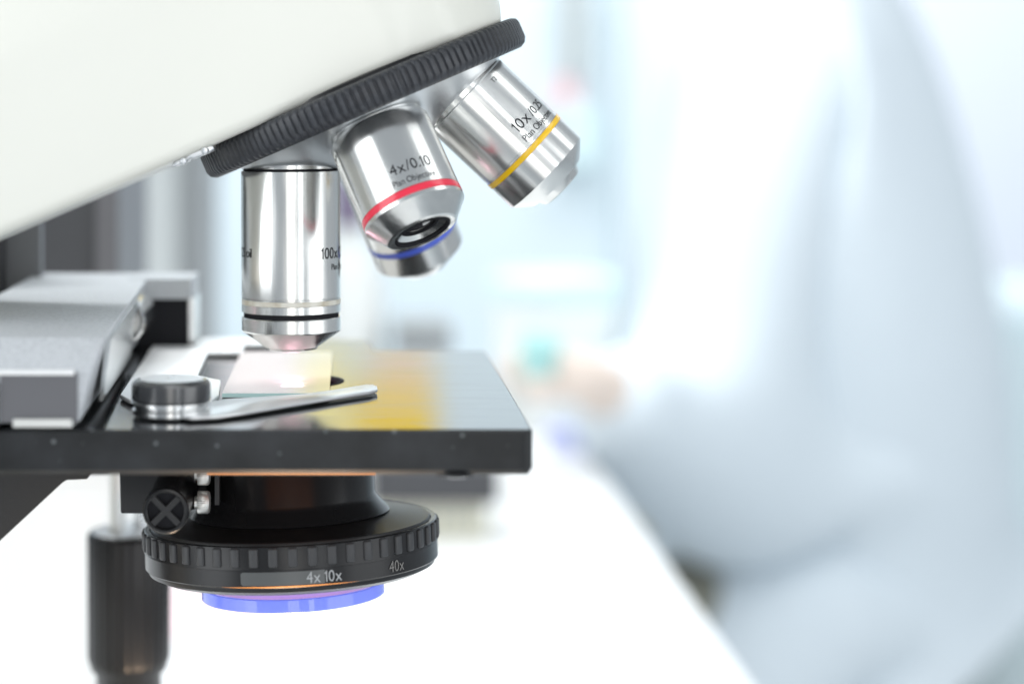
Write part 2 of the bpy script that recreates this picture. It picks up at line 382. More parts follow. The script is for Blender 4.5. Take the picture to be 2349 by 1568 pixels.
wrap_text('marking', '/0.25', 2.1, R, -14.3, math.radians(35), M['ink'], o10, m10, 0.95)
wrap_text('marking', 'Plan Objective', 1.55, R, -17.0, math.radians(6.5), M['ink'], o10, m10, 0.9)
wrap_text('marking', 'T2', 1.1, R, -2.7, math.radians(31), M['ink'], o10, m10, 0.85)

p40 = [(10.6, 2.2), (10.6, 0), (R-.3, -0.1), (R, -0.5), (R, -27.4), (R-.2, -27.5), (R-.2, -28.9), (R, -29.0), (R, -34.2), (R-0.4, -34.7), (6.5, -38.2), (6.0, -38.7), (3.0, -38.7)]
o40, m40 = objective(273, p40, [
    ('colour_ring', [(R-.3, -27.5), (R+0.05, -27.5), (R+.05, -28.85), (R-.3, -28.85)], M['blue']),
    ('front_lens', [(3.0, -38.7), (1.5, -39.0), (0, -39.1)], M['lens'])],
    'high power objective with blue ring, tilted away behind the red ringed one')

# ---- head: a rounded shell whose underside lies along the nosepiece
def head_shell():
    bm = bmesh.new(); ct, st = math.cos(TH), math.sin(TH)
    P0 = at(400, 371, -32)
    NS, NTT = 120, 44
    XR = at(1155, 0, -20).x
    def wdt(x, z, t):
        # a round nose about the turret axis, and a cheek standing proud of it inside a soft ellipse
        sl = (x-NC.x)*ct + (z-NC.z)*st
        RN = 37.6
        k = CAM_D/(CAM_D-32)
        u = U0+x*10*k; v = V0-z*10*k
        du, dv = (u-330), (v-330)
        a_, b_ = du*0.906-dv*0.423, du*0.423+dv*0.906
        q = math.sqrt((max(a_, 0)/640)**2+(b_/330)**2)
        d = max(0.0, q-0.93)*31
        wv = 33.5 - 0.70*d*d/(d+5.0)
        if sl > 0: wv = min(wv, math.sqrt(max(RN*RN-sl*sl, 9)))
        rr = 2.6
        if t < rr: wv -= rr-math.sqrt(max(0, rr*rr-(rr-t)**2))
        return max(wv, 3.0)
    rows = []
    T = [0, .15, .5, 1, 1.6, 2.2, 2.8] + [3.4+i*2.4 for i in range(NTT-7)]
    for t in T:
        row = []
        smax = (XR-P0.x + t*st)/ct
        for i in range(NS+1):
            f = i/NS
            s = -150 + (smax+150)*(1-(1-f)**1.7)
            x = P0.x + s*ct - t*st; z = P0.z + s*st + t*ct
            row.append((x, z, wdt(x, z, t)))
        rows.append(row)
    fr = [[bm.verts.new((x, -y, z)) for x, z, y in r] for r in rows]
    bk = [[bm.verts.new((x, y*0.6, z)) for x, z, y in r] for r in rows]
    for g in (fr, bk):
        for a, b in zip(g[:-1], g[1:]):
            for i in range(NS): bm.faces.new((a[i], a[i+1], b[i+1], b[i]))
    n = len(rows)
    for i in range(NS):
        bm.faces.new((fr[0][i], fr[0][i+1], bk[0][i+1], bk[0][i])); bm.faces.new((fr[-1][i], fr[-1][i+1], bk[-1][i+1], bk[-1][i]))
    for j in range(n-1):
        bm.faces.new((fr[j][0], fr[j+1][0], bk[j+1][0], bk[j][0])); bm.faces.new((fr[j][-1], fr[j+1][-1], bk[j+1][-1], bk[j][-1]))
    return bm
obj('head', head_shell(), M['enamel'], scope, sharp=40)
# binocular housing and eyepieces, above the frame
hb = frame((28, 0, 84), (-0.12, 0, 1))
bt = obj('eyepiece_housing', lathe([(0, 34), (46, 34), (60, 28), (63, 20), (63, -14), (56, -24), (0, -24)], 96), M['enamel'], scope, hb)
for s in (-1, 1):
    mw = frame((34, s*30, 128), (0.75, 0, 0.66))
    e = obj('eyepiece', lathe([(0, 60), (12, 60), (14, 57), (14, 30), (12, 29), (12, -14)], 48), M['black'], scope, mw)
# click spring and its screw, at the left of the nosepiece
cl = bmesh.new()
cs = [(398, 378), (407, 366), (426, 361), (437, 352), (447, 347), (468, 336), (489, 332), (496, 341), (486, 349), (470, 356), (452, 362), (447, 366), (440, 362), (432, 372), (412, 380), (403, 384)]
cp = [at(u, v, -27) for u, v in cs]
cl = prism([(p.x, p.z) for p in cp], -31, -22, 'y', 0.5, 3)
clip = obj('click_spring', cl, M['alloy'], scope)
sc_m = frame(at(470, 346, -33), (0, -1, 0), Vector((0, 0, 1)))
obj('screw', lathe([(0, .4), (.25, .4), (.25, .7), (.6, .65), (.8, .3), (.8, -1)], 32), M['alloy'], clip, sc_m)
sc_m = frame(at(421, 370, -33), (0, -1, 0), Vector((0, 0, 1)))
obj('screw', lathe([(0, .4), (.25, .4), (.25, .8), (.6, .7), (.8, .3), (.8, -1)], 32), M['alloy'], clip, sc_m)

# ---- arm, base (left and below the frame)
arm = prism([(-196, -226), (-128, -226), (-124, -120), (-132, -60), (-150, -10), (-128, 20), (-110, 70), (-160, 90), (-205, 40), (-210, -120)], -34, 34, 'y', 8, 4)
obj('arm', arm, M['enamel'], scope)
obj('focus_carriage', box(-130, -92.5, 66, 92, -72, 0, 1.5), M['charcoal'], scope)
obj('focus_slide', box(-92, -82.6, 72, 77, -72, 0, .8), M['slide_grey'], scope)
base = obj('base', prism([(-205, -70), (40, -70), (52, -55), (52, 55), (40, 70), (-205, 70), (-215, 55), (-215, -55)], -260, -226, 'z', 6, 4), M['enamel'], scope)
lm = frame((-13.5, 0, -226), (0, 0, 1))
obj('lamp_collar', lathe([(22, -1), (22, 10), (20, 11.5), (18, 11), (18, 8)], 64), M['black'], base, lm)
obj('lamp_lens', lathe([(18, 8.5), (10, 10.5), (0, 11.2)], 64), M['lamp_warm'], base, lm)

# ---- stage
ZS = -60.0; ZB = -68.9
stage_poly = [(-93, -64), (33.7, -64), (34.6, -63.8), (35.4, -63.3), (35.9, -62.5), (36.1, -61.6), (36.1, 60.5), (35.4, 62.3), (33.6, 63), (8.0, 63), (6.6, 64.5), (5.4, 86), (4.0, 88), (-93, 88)]
HOLE = (-12.6, 5.0, 11.6)
def stage_bm():
    bm = bmesh.new(); hx, hy, hr = HOLE
    def ray(a):
        dx, dy = math.cos(a), math.sin(a); best = 1e9
        for i in range(len(stage_poly)):
            (x1, y1), (x2, y2) = stage_poly[i], stage_poly[(i+1) % len(stage_poly)]
            ex, ey = x2-x1, y2-y1; det = dx*(-ey)+ex*dy
            if abs(det) < 1e-9: continue
            t = ((x1-hx)*(-ey)+ex*(y1-hy))/det; s = (dx*(y1-hy)-dy*(x1-hx))/det
            if t > 0 and -1e-6 <= s <= 1+1e-6: best = min(best, t)
        return best
    angs = sorted([2*PI*i/120 for i in range(120)] + [math.atan2(y-hy, x-hx) % (2*PI) for x, y in stage_poly])
    out = []
    for a in angs:
        if out and a-out[-1] < 1e-4: continue
        out.append(a)
    inn, ext = [], []
    for a in out:
        t = ray(a); inn.append((hx+hr*math.cos(a), hy+hr*math.sin(a))); ext.append((hx+t*math.cos(a), hy+t*math.sin(a)))
    n = len(out); V = {}
    c = 0.5
    def ring(pts, z, shrink=0):
        res = []
        for (x, y) in pts:
            x2 = min(max(x, -93+shrink), 36.1-shrink); y2 = min(max(y, -64+shrink), 88-shrink if x < 6.6 else 63-shrink)
            res.append(bm.verts.new((x2, y2, z)))
        return res
    it, et, et2 = ring(inn, ZS), ring(ext, ZS, c), ring(ext, ZS-c)
    eb2, eb, ib = ring(ext, ZB+c*2.0), ring(ext, ZB, c*2.0), ring(inn, ZB)
    for a, b, mi in ((it, et, 0), (et, et2, 1), (et2, eb2, 1), (eb2, eb, 1), (eb, ib, 1), (ib, it, 1)):
        for i in range(n):
            f = bm.faces.new((a[i], a[(i+1) % n], b[(i+1) % n], b[i])); f.material_index = mi
    return bm
stage = obj('stage', stage_bm(), [M['stage'], M['stage_side']], scope, sharp=60, smooth=False)
hm = frame((HOLE[0], HOLE[1], ZS), (0, 0, 1))
obj('hole_ring', lathe([(11.5, -.4), (11.5, .12), (10.6, .12), (10.0, -.5), (10.0, -3), (11.5, -3)], 96, closed=True), M['ink'], stage, hm)
# small foot under the stage
fm = frame(at(1045, 1081, -60), (0, 0, 1)); fm.translation.z = W(0, 0, ZB).z
obj('stage_foot', lathe([(4.2, .3), (4.0, -.5), (2.5, -1.0), (0, -1.1)], 40), M['black'], stage, fm)

# slide holder: pale plate with an arm along the left and the back of the slide
def poly_on(pts, z): return [(p.x, p.y) for p in (on(u, v, z) for u, v in pts)]
hp = poly_on([(276, 905), (345, 800), (352, 793), (446, 793), (466, 775), (700, 775), (702, 790), (560, 790), (556, 808), (476, 808), (453, 862), (506, 872), (502, 905), (486, 918), (300, 918)], -58.8)
obj('slide_holder', prism(hp, -59.7, -58.7, 'z', 0.2, 2), M['plate_white'], scope)
# knob over the holder
km = frame((on(397, 941, -59.5).x, -47, -59.3), (0, 0, 1))
obj('knob_collar', lathe([(0, -.4), (7.6, -.4), (7.9, 0), (7.9, .9), (7.5, 1.2), (7.5, 1.6), (8.2, 1.9), (8.2, 2.5), (7.9, 2.7), (0, 2.7)], 96), M['steel'], scope, km)
kn = obj('holder_knob', lathe([(0, 7.0), (1.5, 7.0), (6.6, 6.95), (7.5, 6.7), (8.0, 6.1), (8.05, 5.5), (8.05, 2.9), (7.8, 2.7), (0, 2.7)], 96), M['knob_black'], scope, km)
obj('knob_top_sheen', lathe([(0, 7.06), (5.6, 7.04), (6.4, 6.98)], 64), M['plate_white'], kn, km)  # bright reflection on the knob's top, put in as a pale disc
obj('screw', lathe([(0, 7.35), (.5, 7.25), (.6, 7.0), (0.9, 7.02), (1.0, 6.9)], 32), M['steel'], kn, km)
# clip lever
lv = poly_on([(470, 922), (520, 914), (600, 909), (700, 902), (760, 894), (800, 887.5), (838, 881.5), (856, 881), (865, 885), (866, 892), (846, 898), (800, 905), (740, 915), (660, 928), (570, 943), (500, 953), (440, 956), (400, 950), (400, 930)], -58.8)
lb = prism(lv, -59.5, -58.8, 'z', 0.2, 2)
obj('clip_lever', lb, M['clip_metal'], scope, sharp=50)

# drive housing on the left of the stage
hx0, hx1 = -85.5, -48.2
xs = [( -66.0, -58.4), (-66.0, -48.2), (-58.0, -42.6), (85, -41.4), (85, -58.4)]   # (y, z) profile
bm = bmesh.new()
left = [bm.verts.new((hx0, y, z)) for y, z in xs]
right = []
for y, z in xs:
    right.append(bm.verts.new((hx1 - (2.4 if z < -50 else 0.0) - (1.6 if y < -60 and z > -50 else 0) - (1.8 if y < -60 and z < -50 else 0) - 6.0*max(y+50, 0)/135, y, z)))
bm.faces.new(left); bm.faces.new(right)
for i in range(5): bm.faces.new((left[i], left[(i+1) % 5], right[(i+1) % 5], right[i]))
bmesh.ops.recalc_face_normals(bm, faces=bm.faces); bevel(bm, 0.55, 3, 15)
hous = obj('drive_housing', bm, M['grey_paint'], scope, sharp=50)
obj('front_plate', box(-67.6, -52.6, -66.5, -60, -58.2, -48.6, .2), M['slate'], hous)
obj('edge_highlight_strip', box(-85.2, -53.2, -67.3, -66.2, -48.9, -48.0, .25), M['plate_white'], hous)  # highlight along the housing's front edge, put in as a pale strip
obj('trim_strip', box(-65, -53.6, -67.2, -60, -59.0, -57.5, .2), M['pale_metal'], hous)
obj('end_stop', box(-90, -68.0, -67, -30, -59.6, -50.5, .3), M['black'], hous)
obj('rear_bar', box(-58, -41.4, 64, 86, -46.6, -41.35, .8), M['grey_paint'], hous)
obj('rear_post', box(-42.5, -41.0, 68, 86, -59.5, -46.7, .5), M['steel'], hous)
obj('rear_block', box(-58, -42.6, 66, 85, -59.8, -46.7, .5), M['ink'], hous)
# polished inset with a turned end
ins = bmesh.new()
obj('side_inset', hull_box([(-50.6, -50, -56.5), (-49.9, -50, -56.5), (-53.5, 30, -58.2), (-54.1, 30, -58.2), (-49.0, -52, -43.6), (-47.9, -52, -43.6), (-51.5, 30, -43.2), (-52.6, 30, -43.2)], .1, 2), M['steel'], hous)
pm = frame((-55.6, 30, -49.0), (0, 1, 0.0), Vector((0, 0, 1)))
obj('pinion_end', lathe([(0, 1.0), (4.2, 0.8), (5.2, 0), (5.6, .5), (5.6, 24), (0, 24)], 72), M['chrome_face'], hous, pm)

# bracket under the stage
bp = [at(u, v, 0) for u, v in [(-420, 1070), (208, 1070), (206, 1090), (202, 1095), (156, 1097), (146, 1103), (-10, 1248), (-420, 1620)]]
obj('stage_bracket', prism([(p.x, p.z) for p in bp], -2, 16, 'y', .25, 2), M['black_matt'], scope)

# drive shaft and its knob, hanging at the back
DX, DY = -59.8, 80.0
dm = frame((DX, DY, 0), (0, 0, 1))
obj('drive_shaft', lathe([(2.2, -66), (2.2, -112)], 40), M['pale_metal'], scope, frame((DX-3.2, DY-1, 0), (0, 0, 1)))
obj('drive_shaft', lathe([(1.9, -66), (1.9, -112)], 40), M['steel'], scope, frame((DX+2.5, DY+4, 0), (0, 0, 1)))
def flute(a, r, z):
    if r < 11: return r
    return r-0.35*(0.5+0.5*math.cos(a*26))**2
dk = obj('drive_knob', lathe([(0, -111.0), (10.3, -111.0), (11.1, -111.6), (11.35, -112.5), (11.2, -145), (10.2, -148.4), (8.9, -149.2), (8.9, -172), (0, -172)], 208, fn=flute), M['black'], scope, dm, sharp=60)
obj('knob_cap', lathe([(0, -110.7), (9.6, -110.7), (10.0, -111.05)], 72), M['alloy'], dk, dm)

# ---- condenser: a little out of level, as in the photo (right and front edges up)
CX, CY = -13.4, 0.0
nrm = Vector((-math.tan(math.radians(2.4)), math.tan(math.radians(3.0)), 1.0))
cm = frame((CX, CY, -90.0), nrm)
cond = obj('condenser', lathe([(0, 19.6), (18.0, 19.6), (19.4, 19.2), (19.6, 18.6), (19.6, 4.6), (20.4, 3.4), (22.4, 1.2), (22.8, 0.7), (22.4, 0.4),
                              (22.2, 0.45), (22.0, 0.0)], 128), M['black'], scope, cm)
lt = frame((-12.9, 1.5, -90), (0, 0, 1))
obj('top_lens_mount', lathe([(9.2, 17.4), (9.2, 27.0), (7, 28.4), (3.0, 29.3), (2.7, 28.6)], 64), M['ink'], cond, lt)
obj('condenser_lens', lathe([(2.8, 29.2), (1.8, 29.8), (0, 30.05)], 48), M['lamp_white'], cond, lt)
obj('lamp_spill_glow', box(-29.5, 5.6, -40, -38.6, -73.4, -68.95), M['spill_amber'], stage)  # straight glowing bar: lamp spill under the stage put in as emission
obj('condenser_disc', lathe([(20, .3), (22.3, .42), (23.2, .25), (30.6, -1.0), (31.7, -1.0), (32.0, -1.5), (32.0, -2.6), (31, -3.5)], 160), M['black_dust'], scope, cm)
dial = obj('dial_ring', lathe([(31.2, -3.4), (32.2, -1.5), (33.2, -1.35), (33.45, -1.6), (33.45, -5.9), (33.6, -6.2), (33.6, -6.35), (33.45, -6.45),
                               (33.45, -9.9), (33.2, -10.15), (32.9, -10.2), (32.9, -10.4), (32.6, -11.2), (30.5, -12.2), (20.5, -12.2)], 160), M['black'], scope, cm)
rb = hull_box([(-1.0, -.55, -2.05), (1.0, -.55, -2.05), (1.05, .55, -2.05), (-1.05, .55, -2.05), (-1.0, -.55, 2.05), (1.0, -.55, 2.05), (1.05, .55, 2.05), (-1.05, .55, 2.05)])
bmesh.ops.bevel(rb, geom=[e for e in rb.edges if e.calc_length() > 0 and min(v.co.y for v in e.verts) < 0], offset=.42, segments=2, profile=.5, affect='EDGES', clamp_overlap=True)
NR = 50; rib0 = None
for k in range(NR):
    a = 2*PI*(k+0.35)/NR
    mw = cm @ Matrix.Rotation(a, 4, 'Z') @ Matrix.Translation((0, -33.45*MM, -3.75*MM))
    if rib0 is None: rib0 = obj('grip_rib', rb, M['rib'], dial, mw, sharp=50)
    else:
        r_ = rib0.copy(); r_.name = 'grip_rib'; link(r_, dial, mw)
# label strip and figures on the dial
bm = bmesh.new(); a0, a1 = math.radians(-17), math.radians(14); N = 40
lo = [bm.verts.new((33.5*math.sin(a0+(a1-a0)*i/N), -33.5*math.cos(a0+(a1-a0)*i/N), -9.6 if i else -9.2)) for i in range(N+1)]
hi = [bm.verts.new((33.5*math.sin(a0+(a1-a0)*i/N), -33.5*math.cos(a0+(a1-a0)*i/N), -6.75 if i else -7.1)) for i in range(N+1)]
for i in range(N): bm.faces.new((lo[i], lo[i+1], hi[i+1], hi[i]))
obj('label_strip', bm, M['label'], dial, cm)
wrap_text('marking', '4x 10x', 2.35, 33.5, -9.3, math.radians(7.0), M['print'], dial, cm, 0.86, lift=.12)
wrap_text('marking', '40x', 2.35, 33.5, -9.3, math.radians(40.5), M['print_dim'], dial, cm, 0.86, lift=.12)
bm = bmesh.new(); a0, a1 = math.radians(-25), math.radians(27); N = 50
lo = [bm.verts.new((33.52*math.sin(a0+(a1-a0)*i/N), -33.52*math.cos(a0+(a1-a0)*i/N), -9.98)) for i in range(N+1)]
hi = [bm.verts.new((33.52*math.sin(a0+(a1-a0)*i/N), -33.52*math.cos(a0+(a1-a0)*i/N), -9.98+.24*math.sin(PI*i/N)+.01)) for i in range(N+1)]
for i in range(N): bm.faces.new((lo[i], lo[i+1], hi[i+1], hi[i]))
obj('lamp_spill_glow', bm, M['spill_amber'], dial, cm)  # glowing arc: lamp spill at the dial's lip put in as emission
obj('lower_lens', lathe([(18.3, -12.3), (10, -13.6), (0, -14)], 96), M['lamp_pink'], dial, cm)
flt = obj('filter', lathe([(20.0, -15.1), (20.7, -15.1), (20.9, -15.3), (20.9, -17.85), (20.85, -17.9), (0, -17.9), (0, -15.5), (19.7, -15.5)], 128, closed=True), M['filter'], scope, cm)
flt['label'] = 'round blue glass filter under the condenser'
obj('filter_top', lathe([(19.6, -15.35), (10, -15.3), (0, -15.3)], 128), M['violet'], flt, cm)

# carrier block, centring knob, thumb screws
cb = prism([(at(287, 0, 8).x, -66), (at(497, 0, -8).x, -66), (at(497, 0, -8).x, -86), (-38, -88.5), (at(293, 0, 8).x, -88.5)], -6, 26, 'y', .4, 2)
carr = obj('condenser_carrier', cb, M['black'], scope)
obj('clamp_plate', box(-35.2, -33.9, -16, 4, -84.5, -67, .2), M['rib'], carr)
obj('clamp_plate', box(-29.6, -28.6, -16, 4, -84.5, -67, .2), M['rib'], carr)
gm = frame((at(380, 1172, -37).x, -37, at(380, 1172, -37).z), (0, -1, 0.0), Vector((0, 0, 1)))
def mill(a, r, z):
    return r-0.10*(0.5+0.5*math.cos(a*44)) if r > 4.6 else r
kb = obj('centring_knob', lathe([(0, -1.2), (3.75, -1.2), (3.85, -.2), (4.1, 0), (4.6, -.1), (4.95, -.5), (4.95, -5), (4.6, -5.6), (4.9, -12), (4.9, -40)], 132, fn=mill), M['black'], scope, gm)
xb = bmesh.new()
for s in (45, 135):
    b2 = box(-3.85, 3.85, -.62, .62, -1.1, -.12, .1, 1); bmesh.ops.rotate(b2, verts=b2.verts, cent=(0, 0, 0), matrix=Matrix.Rotation(math.radians(s), 3, 'Z'))
    if s == 135: bmesh.ops.translate(b2, vec=(0, 0, -.01), verts=b2.verts)
    me = bpy.data.meshes.new('tmp'); b2.to_mesh(me); b2.free(); xb.from_mesh(me); bpy.data.meshes.remove(me)
obj('cross_spokes', xb, M['black_matt'], kb, gm)
obj('recess', lathe([(0, -1.15), (3.72, -1.15)], 64), M['ink'], kb, gm)
for u, v in ((468, 1151), (468, 1086)):
    p = at(u, v, -24)
    tm = frame((p.x-1.4, p.y, p.z), (1, 0, 0), Vector((0, 0, 1)))
    def grip(a, r, z): return r-0.09*(0.5+0.5*math.cos(a*40)) if r > 2.3 else r
    s_ = obj('thumb_screw', lathe([(0, -.6), (1.4, -.6), (1.4, 0), (2.35, .05), (2.45, .3), (2.45, 2.2), (2.2, 2.6), (1.6, 2.75), (0, 2.8)], 160, fn=grip), M['pale_metal'], scope, tm)

# ================================================================== glass slide on the stage
sp = poly_on([(509, 901.5), (755.5, 901.5), (757, 806), (541, 806)], -58.95)
x0, x1, y0, y1 = sp[0][0], sp[1][0], sp[0][1], sp[2][1]
slide = empty('glass_slide', ((x0+x1)/2, (y0+y1)/2, -59.9))
tag(slide, 'milky glass specimen slide lying on the black stage beneath the upright objective', 'microscope slide')
obj('glass_plate', box(x0, x1, y0+.15, y1, -59.85, -58.95, .06, 1), M['slide'], slide)
obj('front_edge', box(x0+.05, x1-.05, y0-.0, y0+.13, -59.85, -58.98), M['slide_edge'], slide)
# ================================================================== SETTING
tag(obj('floor', box(-4000, 4000, -3000, 3300, -1040, -1000), M['floor']), kind='structure')
tag(obj('wall', box(-3000, 3500, 3000, 3100, -1000, 1600), M['wall']), kind='structure')

tbl = empty('lab_table', (-300, 400, -1000)); tag(tbl, 'long white laminate lab table the microscope stands on', 'table')
obj('tabletop', box(-1100, 186, -380, 1300, -292, -260, 3), M['table'], tbl)
for x in (-1040, 130):
    for y in (-320, 1240): obj('leg', box(x-22, x+22, y-22, y+22, -1000, -292, 3), M['alloy'], tbl)

# far things, all far out of focus -------------------------------------------------
def tall(name, label, cat, parts, loc):
    e = empty(name, loc); tag(e, label, cat)
    for nm, bm, m in parts: obj(nm, bm, m, e)
    return e
# charcoal instrument and the grey cabinet left of the objectives
def rng(u0, u1, D): return (u0-U0)*D/F, (u1-U0)*D/F
xa, xb_ = rng(50, 272, 640)
tall('instrument_box', 'dark charcoal instrument box standing behind the microscope arm', 'instrument', [
    ('casing', box(xa, xb_-8, 212, 300, -118, 60, 3), M['charcoal']),
    ('side_trim', box(xb_-7.7, xb_, 210, 300, -118, 58, 2), M['slate'])], ((xa+xb_)/2, 256, -118))
tall('riser_box', 'plain white riser box under the charcoal instrument box', 'box', [
    ('body', box(xa-30, xb_+2, 205, 310, -260, -122, 3), M['table']),
    ('lid', box(xa-31, xb_+3, 204, 311, -121.6, -118.2, 1), M['table'])], ((xa+xb_)/2, 256, -260))
xa, xb_ = rng(262, 405, 1200); xc, xd = rng(405, 470, 1200)
tall('grey_cabinet', 'light grey upright cabinet behind the microscope, left of the upright objective', 'cabinet', [
    ('door', box(xa, xb_, 770, 800, -260, 170, 2), M['lightgrey']),
    ('side_panel', box(xb_+1, xd, 790, 900, -260, 165, 2), M['midgrey'])], ((xa+xd)/2, 800, -260))

xa, xb_ = rng(500, 1142, 1180)
rack = tall('slide_box', 'beige slide box with a dark grey lid on the table beyond the stage', 'slide box', [
    ('body', box(xa+100, xb_-8, 740, 800, -260, -238.4, 2), M['beige']),
    ('lid', box(xa+96, xb_, 736, 804, -238, -214, 2), M['charcoal'])], (60, 770, -260))
for i in range(7):
    x = xb_-16-i*8
    obj('divider', box(x, x+2.6, 738.5, 741, -256, -240, .2), M['midgrey'], rack)

tubm = frame((176, 1170, -260), (0, 0, 1))
tub = empty('white_tub', (176, 1170, -260)); tag(tub, 'round white plastic tub with a pale aqua lid at the far end of the table', 'tub')
obj('body', lathe([(0, 0), (46, 0), (50, 4), (52, 108), (0, 108)], 64), M['tub'], tub, tubm)
obj('lid', lathe([(0, 130), (50, 130), (54, 126), (54, 108.5), (0, 108.5)], 64), M['aqua'], tub, tubm)
tall('grey_case', 'low grey case behind the stage, right of the upright objective', 'case', [
    ('body', box(34, 68, 860, 930, -260, -156.4, 3), M['lightgrey']),
    ('lid', box(32, 71, 858, 932, -156, -140, 3), M['midgrey'])], (51, 895, -260))
p = at(800, 500, 900)
pb = empty('purple_bottle', (p.x, 900, -260)); tag(pb, 'dark purple bottle seen between the upright and the red ringed objectives', 'bottle')
bmw = frame((p.x, 900, -260), (0, 0, 1))
obj('body', lathe([(0, 0), (24, 0), (26, 3), (26, 150), (14, 172), (11, 176), (11, 186), (0, 186)], 48), M['tub'], pb, bmw)
obj('cap', lathe([(0, 222), (11, 222), (12.5, 220), (12.5, 187), (0, 187)], 48), M['purple'], pb, bmw)
tall('lavender_card', 'small lavender and grey box lying beside the corner of the stage', 'box', [
    ('sleeve', box(158, 190, 1040, 1080, -260, -243, 1), M['lavender']),
    ('end', box(190.5, 206, 1040, 1080, -260, -243, 1), M['midgrey'])][:1], (174, 1060, -260))
# wall fittings
tall('wall_dispenser', 'narrow grey dispenser with a pink band hanging on the far wall', 'dispenser', [
    ('holder', box(390, 424, 2930, 2999, 78, 300, 4), M['lightgrey']),
    ('pink_band', box(372, 410, 2940, 2998, 30, 77, 4), M['note_pink']),
    ('cup', box(380, 436, 2925, 2999, -75, 29, 6), M['aqua'])], (405, 2998, -75))
dr = empty('door', (950, 2995, -1000)); tag(dr, 'lilac white door in the far wall behind the person', 'door')
obj('leaf', box(520, 1420, 2960, 2999, -1000, 1050, 3), M['door'], dr)
obj('frame', box(490, 518, 2945, 2999, -1000, 1080, 2), M['wall'], dr)
for x0_, x1_, z0_, z1_, m_, lb_ in ((4, 160, 372, 640, 'note_yellow', 'bright yellow paper notice on the far wall, mirrored in the right of the stage'),
        (30, 150, 338, 370, 'note_orange', 'pale orange paper strip on the far wall under the yellow notice'),
        (50, 145, 292, 326, 'note_pink', 'pink paper strip on the far wall below the orange strip'),
        (-84, 1, 300, 640, 'note_cream', 'cream yellow paper notice on the far wall beside the yellow notice'),
        (-236, -92, 284, 400, 'note_blush', 'blush pink paper notice on the far wall, mirrored in the glass slide')):
    tag(obj('paper_notice', box(x0_, x1_, 2993, 2998, z0_, z1_), M[m_]), lb_, 'notice', 'paper notices on the far wall')
pp = [on(u, v, -260) for u, v in [(0, 1470), (660, 1462), (580, 1340), (50, 1345)]]
tag(obj('pink_haze_sheet', prism([(q.x, q.y) for q in pp], -259.6, -259.2, 'z'), M['palepink']), 'pale pink sheet painting a pink haze onto the table behind the drive knob', 'paper')  # pink haze over the table, put in as a thin coloured sheet
# pale refrigerator at the right edge
xa, xb_ = rng(1862, 2900, 1750)
tall('lab_refrigerator', 'low pale blue lab refrigerator with a rounded top edge at the right', 'refrigerator', [
    ('body', box(xa, xb_, 1320, 1800, -1000, -185, 22, 4), M['fridge']),
    ('door', box(xa+14, xb_-14, 1300, 1319, -960, -200, 6), M['fridge'])], ((xa+xb_)/2, 1560, -1000))

# ================================================================== person in a lab coat, seated beyond the table corner
PO = Vector((-45, 0, 0))
def skin_body(name, joints, bones, material, parent=None, levels=2):
    bm = bmesh.new(); names = list(joints)
    vs = {n: bm.verts.new((Vector(joints[n][0])+PO)*MM) for n in names}
    for a, b in bones: bm.edges.new((vs[a], vs[b]))
    me = bpy.data.meshes.new(name); bm.to_mesh(me); bm.free()
    o = bpy.data.objects.new(name, me); me.materials.append(material)
    link(o, parent, Matrix.Translation(Vector((0, 0, ZOFF*MM))))
    md = o.modifiers.new('skin', 'SKIN'); md.use_smooth_shade = True
    for i, n in enumerate(names):
        r = joints[n][1]; r = r if isinstance(r, tuple) else (r, r)
        me.skin_vertices[0].data[i].radius = (r[0]*MM, r[1]*MM); me.skin_vertices[0].data[i].use_root = (i == 0)
    s = o.modifiers.new('sub', 'SUBSURF'); s.levels = levels; s.render_levels = levels
    return o
per = empty('person', (425, 1300, -1000))
tag(per, 'person in a white lab coat sitting beyond the table corner, holding a teal cap', 'person')
J = {'pelvis': ((520, 1330, -470), 110), 'waist': ((505, 1320, -330), 105), 'chest': ((480, 1310, -90), (125, 150)), 'neck': ((470, 1305, 150), 52),
     'neck2': ((460, 1300, 215), 48), 'head': ((440, 1290, 300), 82), 'crown': ((438, 1290, 360), 70),
     'sh_l': ((410, 1190, 70), 62), 'el_l': ((345, 1130, -300), 44), 'wr_l': ((228, 980, -192), 22), 'palm_l': ((211, 962, -180), 21),
     'sh_r': ((520, 1450, 70), 62), 'el_r': ((460, 1480, -290), 44), 'wr_r': ((330, 1330, -235), 27), 'palm_r': ((300, 1300, -228), 26),
     'hip_l': ((480, 1240, -470), 85), 'kn_l': ((290, 1160, -420), 62), 'an_l': ((330, 1180, -900), 40), 'toe_l': ((240, 1150, -960), 34),
     'hip_r': ((540, 1420, -470), 85), 'kn_r': ((330, 1430, -420), 62), 'an_r': ((370, 1440, -900), 40), 'toe_r': ((280, 1420, -960), 34)}
B = [('pelvis', 'waist'), ('waist', 'chest'), ('chest', 'neck'), ('neck', 'neck2'), ('neck2', 'head'), ('head', 'crown'),
     ('chest', 'sh_l'), ('sh_l', 'el_l'), ('el_l', 'wr_l'), ('wr_l', 'palm_l'), ('chest', 'sh_r'), ('sh_r', 'el_r'), ('el_r', 'wr_r'), ('wr_r', 'palm_r'),
     ('pelvis', 'hip_l'), ('hip_l', 'kn_l'), ('kn_l', 'an_l'), ('an_l', 'toe_l'), ('pelvis', 'hip_r'), ('hip_r', 'kn_r'), ('kn_r', 'an_r'), ('an_r', 'toe_r')]
